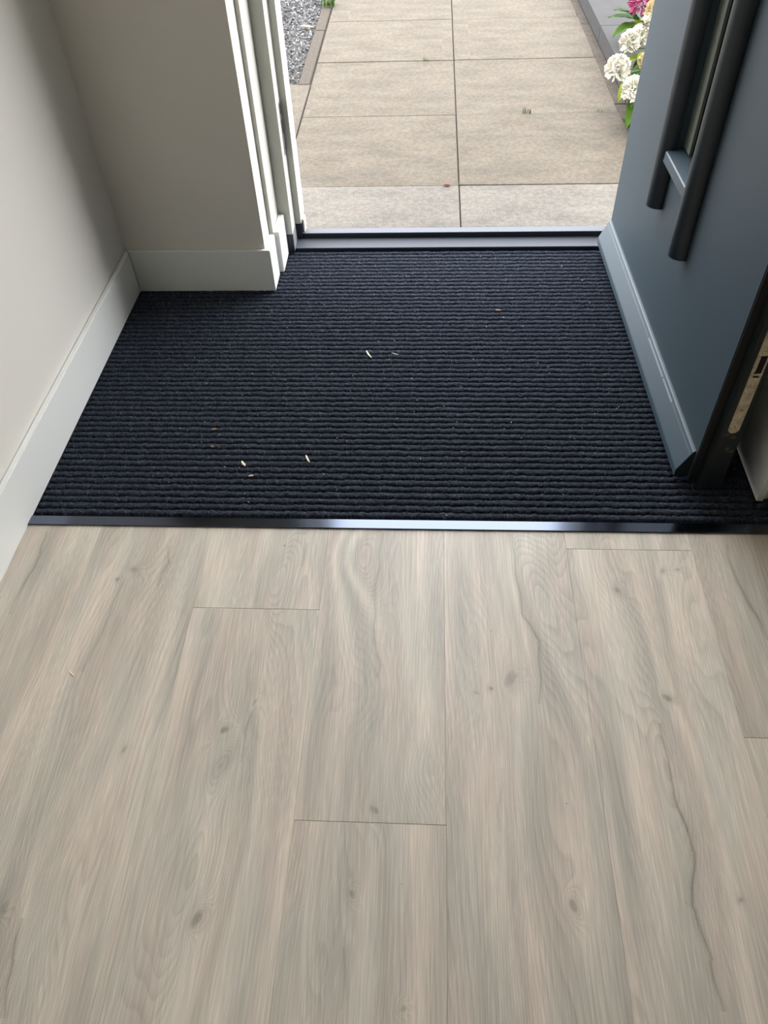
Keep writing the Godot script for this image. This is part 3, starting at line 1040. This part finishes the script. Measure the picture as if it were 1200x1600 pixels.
	for q in [[Vector3(0.84, 0.08, -3.40), Vector3(0.742, 0.09, -3.33), .032, "leafy"], [Vector3(0.85, 0.09, -3.40), Vector3(0.79, 0.10, -3.30), .036, "leafy"],
		[Vector3(0.86, 0.08, -3.33), Vector3(0.765, 0.075, -3.22), .036, "leaf"], [Vector3(0.84, 0.10, -3.24), Vector3(0.752, 0.11, -3.17), .03, "leafd"],
		[Vector3(0.80, 0.11, -3.22), Vector3(0.712, 0.10, -3.05), .036, "leafd"], [Vector3(0.73, 0.10, -3.10), Vector3(0.668, 0.085, -2.98), .03, "leafy"],
		[Vector3(0.78, 0.10, -3.05), Vector3(0.705, 0.085, -2.93), .03, "leaf"], [Vector3(0.74, 0.09, -3.0), Vector3(0.692, 0.03, -2.885), .032, "leaf"],
		[Vector3(0.76, 0.09, -2.98), Vector3(0.728, 0.03, -2.84), .036, "leaf"], [Vector3(0.80, 0.12, -3.12), Vector3(0.756, 0.11, -3.0), .036, "leafy"],
		[Vector3(0.82, 0.15, -3.48), Vector3(0.79, 0.21, -3.42), .034, "leafy"],
		[Vector3(0.86, 0.07, -3.42), Vector3(0.775, 0.065, -3.30), .036, "leafd"], [Vector3(0.84, 0.07, -3.36), Vector3(0.765, 0.055, -3.27), .03, "leafy"],
		[Vector3(0.86, 0.08, -3.30), Vector3(0.80, 0.075, -3.22), .034, "leaf"], [Vector3(0.83, 0.08, -3.20), Vector3(0.765, 0.085, -3.10), .034, "leafd"],
		[Vector3(0.80, 0.08, -3.14), Vector3(0.725, 0.07, -3.05), .034, "leaf"], [Vector3(0.78, 0.08, -2.98), Vector3(0.742, 0.06, -2.86), .034, "leafd"],
		[Vector3(0.87, 0.12, -3.52), Vector3(0.80, 0.13, -3.47), .034, "leaf"]]:
		leaf(ro, q[0] - ro.position, q[1] - q[0], q[2], M[q[3]])

func stone_mesh() -> ArrayMesh:
	var st := begin()
	var P := []
	var r2 := RandomNumberGenerator.new()
	r2.seed = 3
	for v in [Vector3(1, 0, 0), Vector3(-1, 0, 0), Vector3(0, 1, 0), Vector3(0, -1, 0), Vector3(0, 0, 1), Vector3(0, 0, -1)]:
		P.append(v * r2.randf_range(0.75, 1.2) + Vector3(r2.randf_range(-.3, .3), r2.randf_range(-.3, .3), r2.randf_range(-.3, .3)))
	for a in [0, 1]:
		for b in [2, 3]:
			for c in [4, 5]:
				face(st, [P[a], P[b], P[c]], Vector3.ZERO)
	return st.commit()

func weed(called: String, at: Vector3, n: int, size: float, label: String, sd: int) -> void:
	var o := thing(called, at)
	tag(o, label, "grass" if called == "grass_tuft" else "weed")
	var r2 := RandomNumberGenerator.new()
	r2.seed = sd
	for k in n:
		var st := begin()
		var a := r2.randf() * TAU
		var d := Vector3(cos(a), 0, sin(a) * 0.5)
		var l := size * r2.randf_range(0.6, 1.3)
		var b := Vector3(r2.randf_range(-1, 1) * size * 0.5, 0, r2.randf_range(-1, 1) * size * 0.12)
		if called == "grass_tuft": b = Vector3(r2.randf_range(-1, 1) * size * 0.45, 0, r2.randf_range(-1, 1) * size * 0.45)
		var w := size * 0.045 + 0.0004
		var P := []
		for j in 5:
			var f := j / 4.0
			var p := b + d * l * f * f * 0.8 + Vector3.UP * l * (f - 0.35 * f * f)
			var s := Vector3(-d.z, 0, d.x).normalized() * w * (1.0 - f * 0.9)
			P += [p - s, p + s]
		grid(st, P, 2, 5)
		obj("blade", st, M.grass if k % 3 else M.leafd, o)

func leaf(o: Node3D, a: Vector3, d: Vector3, w: float, m: Material) -> void:
	var st := begin()
	var side := d.cross(Vector3.UP).normalized()
	var up := side.cross(d).normalized()
	var P := []
	for j in 8:
		var f := j / 7.0
		var ww := w * 0.7 * pow(sin(PI * pow(f, 0.75) * 0.97 + 0.05), 0.8)
		var c := a + d * f - up * d.length() * 0.22 * (f * f) + up * d.length() * 0.12 * f
		for i in 5:
			var s := i / 2.0 - 1.0
			P.append(c + side * ww * s + up * (absf(s) * ww * 0.35 + 0.03 * w * sin(f * 17.0 + s * 2.0)))
	grid(st, P, 5, 8)
	obj("leaf", st, m, o)

func plant(o: Node3D, blooms: Array) -> void:
	var i := 0
	for b in blooms:
		i += 1
		var c: Vector3 = b[0] - o.position
		var root := Vector3(0.02 * sin(i * 2.1), 0, 0.03 * cos(i * 1.7))
		var st := begin()
		var path := []
		for k in 7:
			var f := k / 6.0
			path.append(root.lerp(c - Vector3(-0.01, 0.025, 0), f) + Vector3.UP * sin(f * PI) * 0.05)
		tube(st, path, 0.004, 0.0025, 6)
		obj("stem", st, M.stem, o)
		st = begin()
		var r2 := RandomNumberGenerator.new()
		r2.seed = 100 + i
		var R: float = b[1]
		var kind: String = b[2]
		var n := 90 if kind != "bud" else 9
		if kind == "pink": n = 170
		for k in n:
			var f := (k + 0.5) / n
			var el := lerpf(1.5, -0.7, f)
			if kind == "bud": el = lerpf(1.2, 0.2, f)
			var az := k * 2.39996
			var dir := Vector3(cos(az) * cos(el), sin(el), sin(az) * cos(el))
			var base := c + dir * R * 0.5
			var pl := R * (0.54 if kind != "pink" else 0.56)
			var pw := R * (0.58 if kind != "pink" else 0.17)
			if kind == "bud":
				pl = R * 0.9
				pw = R * 1.0
			var sd := dir.cross(Vector3(r2.randf_range(-1, 1), r2.randf_range(-1, 1), r2.randf_range(-1, 1))).normalized()
			var tip := (dir + Vector3(r2.randf_range(-.35, .35), r2.randf_range(-.25, .35), r2.randf_range(-.35, .35))).normalized()
			var curl := tip.cross(sd).normalized() * r2.randf_range(-0.5, 0.5)
			var P := []
			for jj in 4:
				var v := jj / 3.0
				for ii in 4:
					var u := ii / 1.5 - 1.0
					var w := pw * (0.35 + 0.65 * sin(v * 2.2))
					P.append(base + tip * pl * v * (1.0 - 0.18 * u * u) + sd * u * w * 0.5 + curl * pl * (v * v * 0.5 + u * u * 0.22) + dir * R * 0.05 * sin(u * 4.0 + k))
			grid(st, P, 4, 4)
		var m: Material = M.white
		if kind == "pink": m = M.pink
		if kind == "cream": m = M.cream
		if kind == "bud": m = M.leafy
		var bl := obj("bloom" if kind != "bud" else "bud", st, m, o)
		if kind == "pink": bl.set_meta("label", "magenta shaggy bloom")

# ------------------------------------------------------------------ main
func _ready() -> void:
	rng.seed = 20
	nz.noise_type = FastNoiseLite.TYPE_SIMPLEX
	nz.frequency = 0.05
	nz.fractal_type = FastNoiseLite.FRACTAL_NONE
	nz.seed = 2
	var cam := Camera3D.new()
	cam.name = "camera"
	cam.keep_aspect = Camera3D.KEEP_HEIGHT
	cam.fov = 66.877
	cam.near = 0.02
	cam.far = 100.0
	cam.transform = Transform3D(Basis(Vector3(0.99844423, -0.03304995, -0.04490903), Vector3(-0.01162332, 0.66434932, -0.74733184), Vector3(0.05453456, 0.74669115, 0.66293160)), Vector3(0, 1.2, 0))
	add_child(cam)
	cam.current = true
	var env := Environment.new()
	env.background_mode = Environment.BG_SKY
	var sky := Sky.new()
	var sm := ProceduralSkyMaterial.new()      # even overcast sky
	sm.sky_top_color = Color(0.74, 0.755, 0.775)
	sm.sky_horizon_color = Color(0.985, 0.985, 1.0)
	sm.sky_curve = 0.6
	sm.ground_bottom_color = Color(0.30, 0.29, 0.27)
	sm.ground_horizon_color = Color(0.5, 0.5, 0.5)
	sm.sky_energy_multiplier = 1.0
	env.background_energy_multiplier = SKY
	sm.ground_energy_multiplier = 1.0
	sky.sky_material = sm
	env.sky = sky
	env.ambient_light_source = Environment.AMBIENT_SOURCE_SKY
	env.tonemap_mode = Environment.TONE_MAPPER_LINEAR
	env.tonemap_exposure = EXPOSURE
	env.sdfgi_enabled = true
	env.ssao_enabled = true
	env.ssil_enabled = true
	var we := WorldEnvironment.new()
	we.name = "world_environment"
	we.environment = env
	add_child(we)
	make_materials()
	build_shell()
	build_frame()
	build_mat()
	build_door()
	build_outside()
	build_debris()
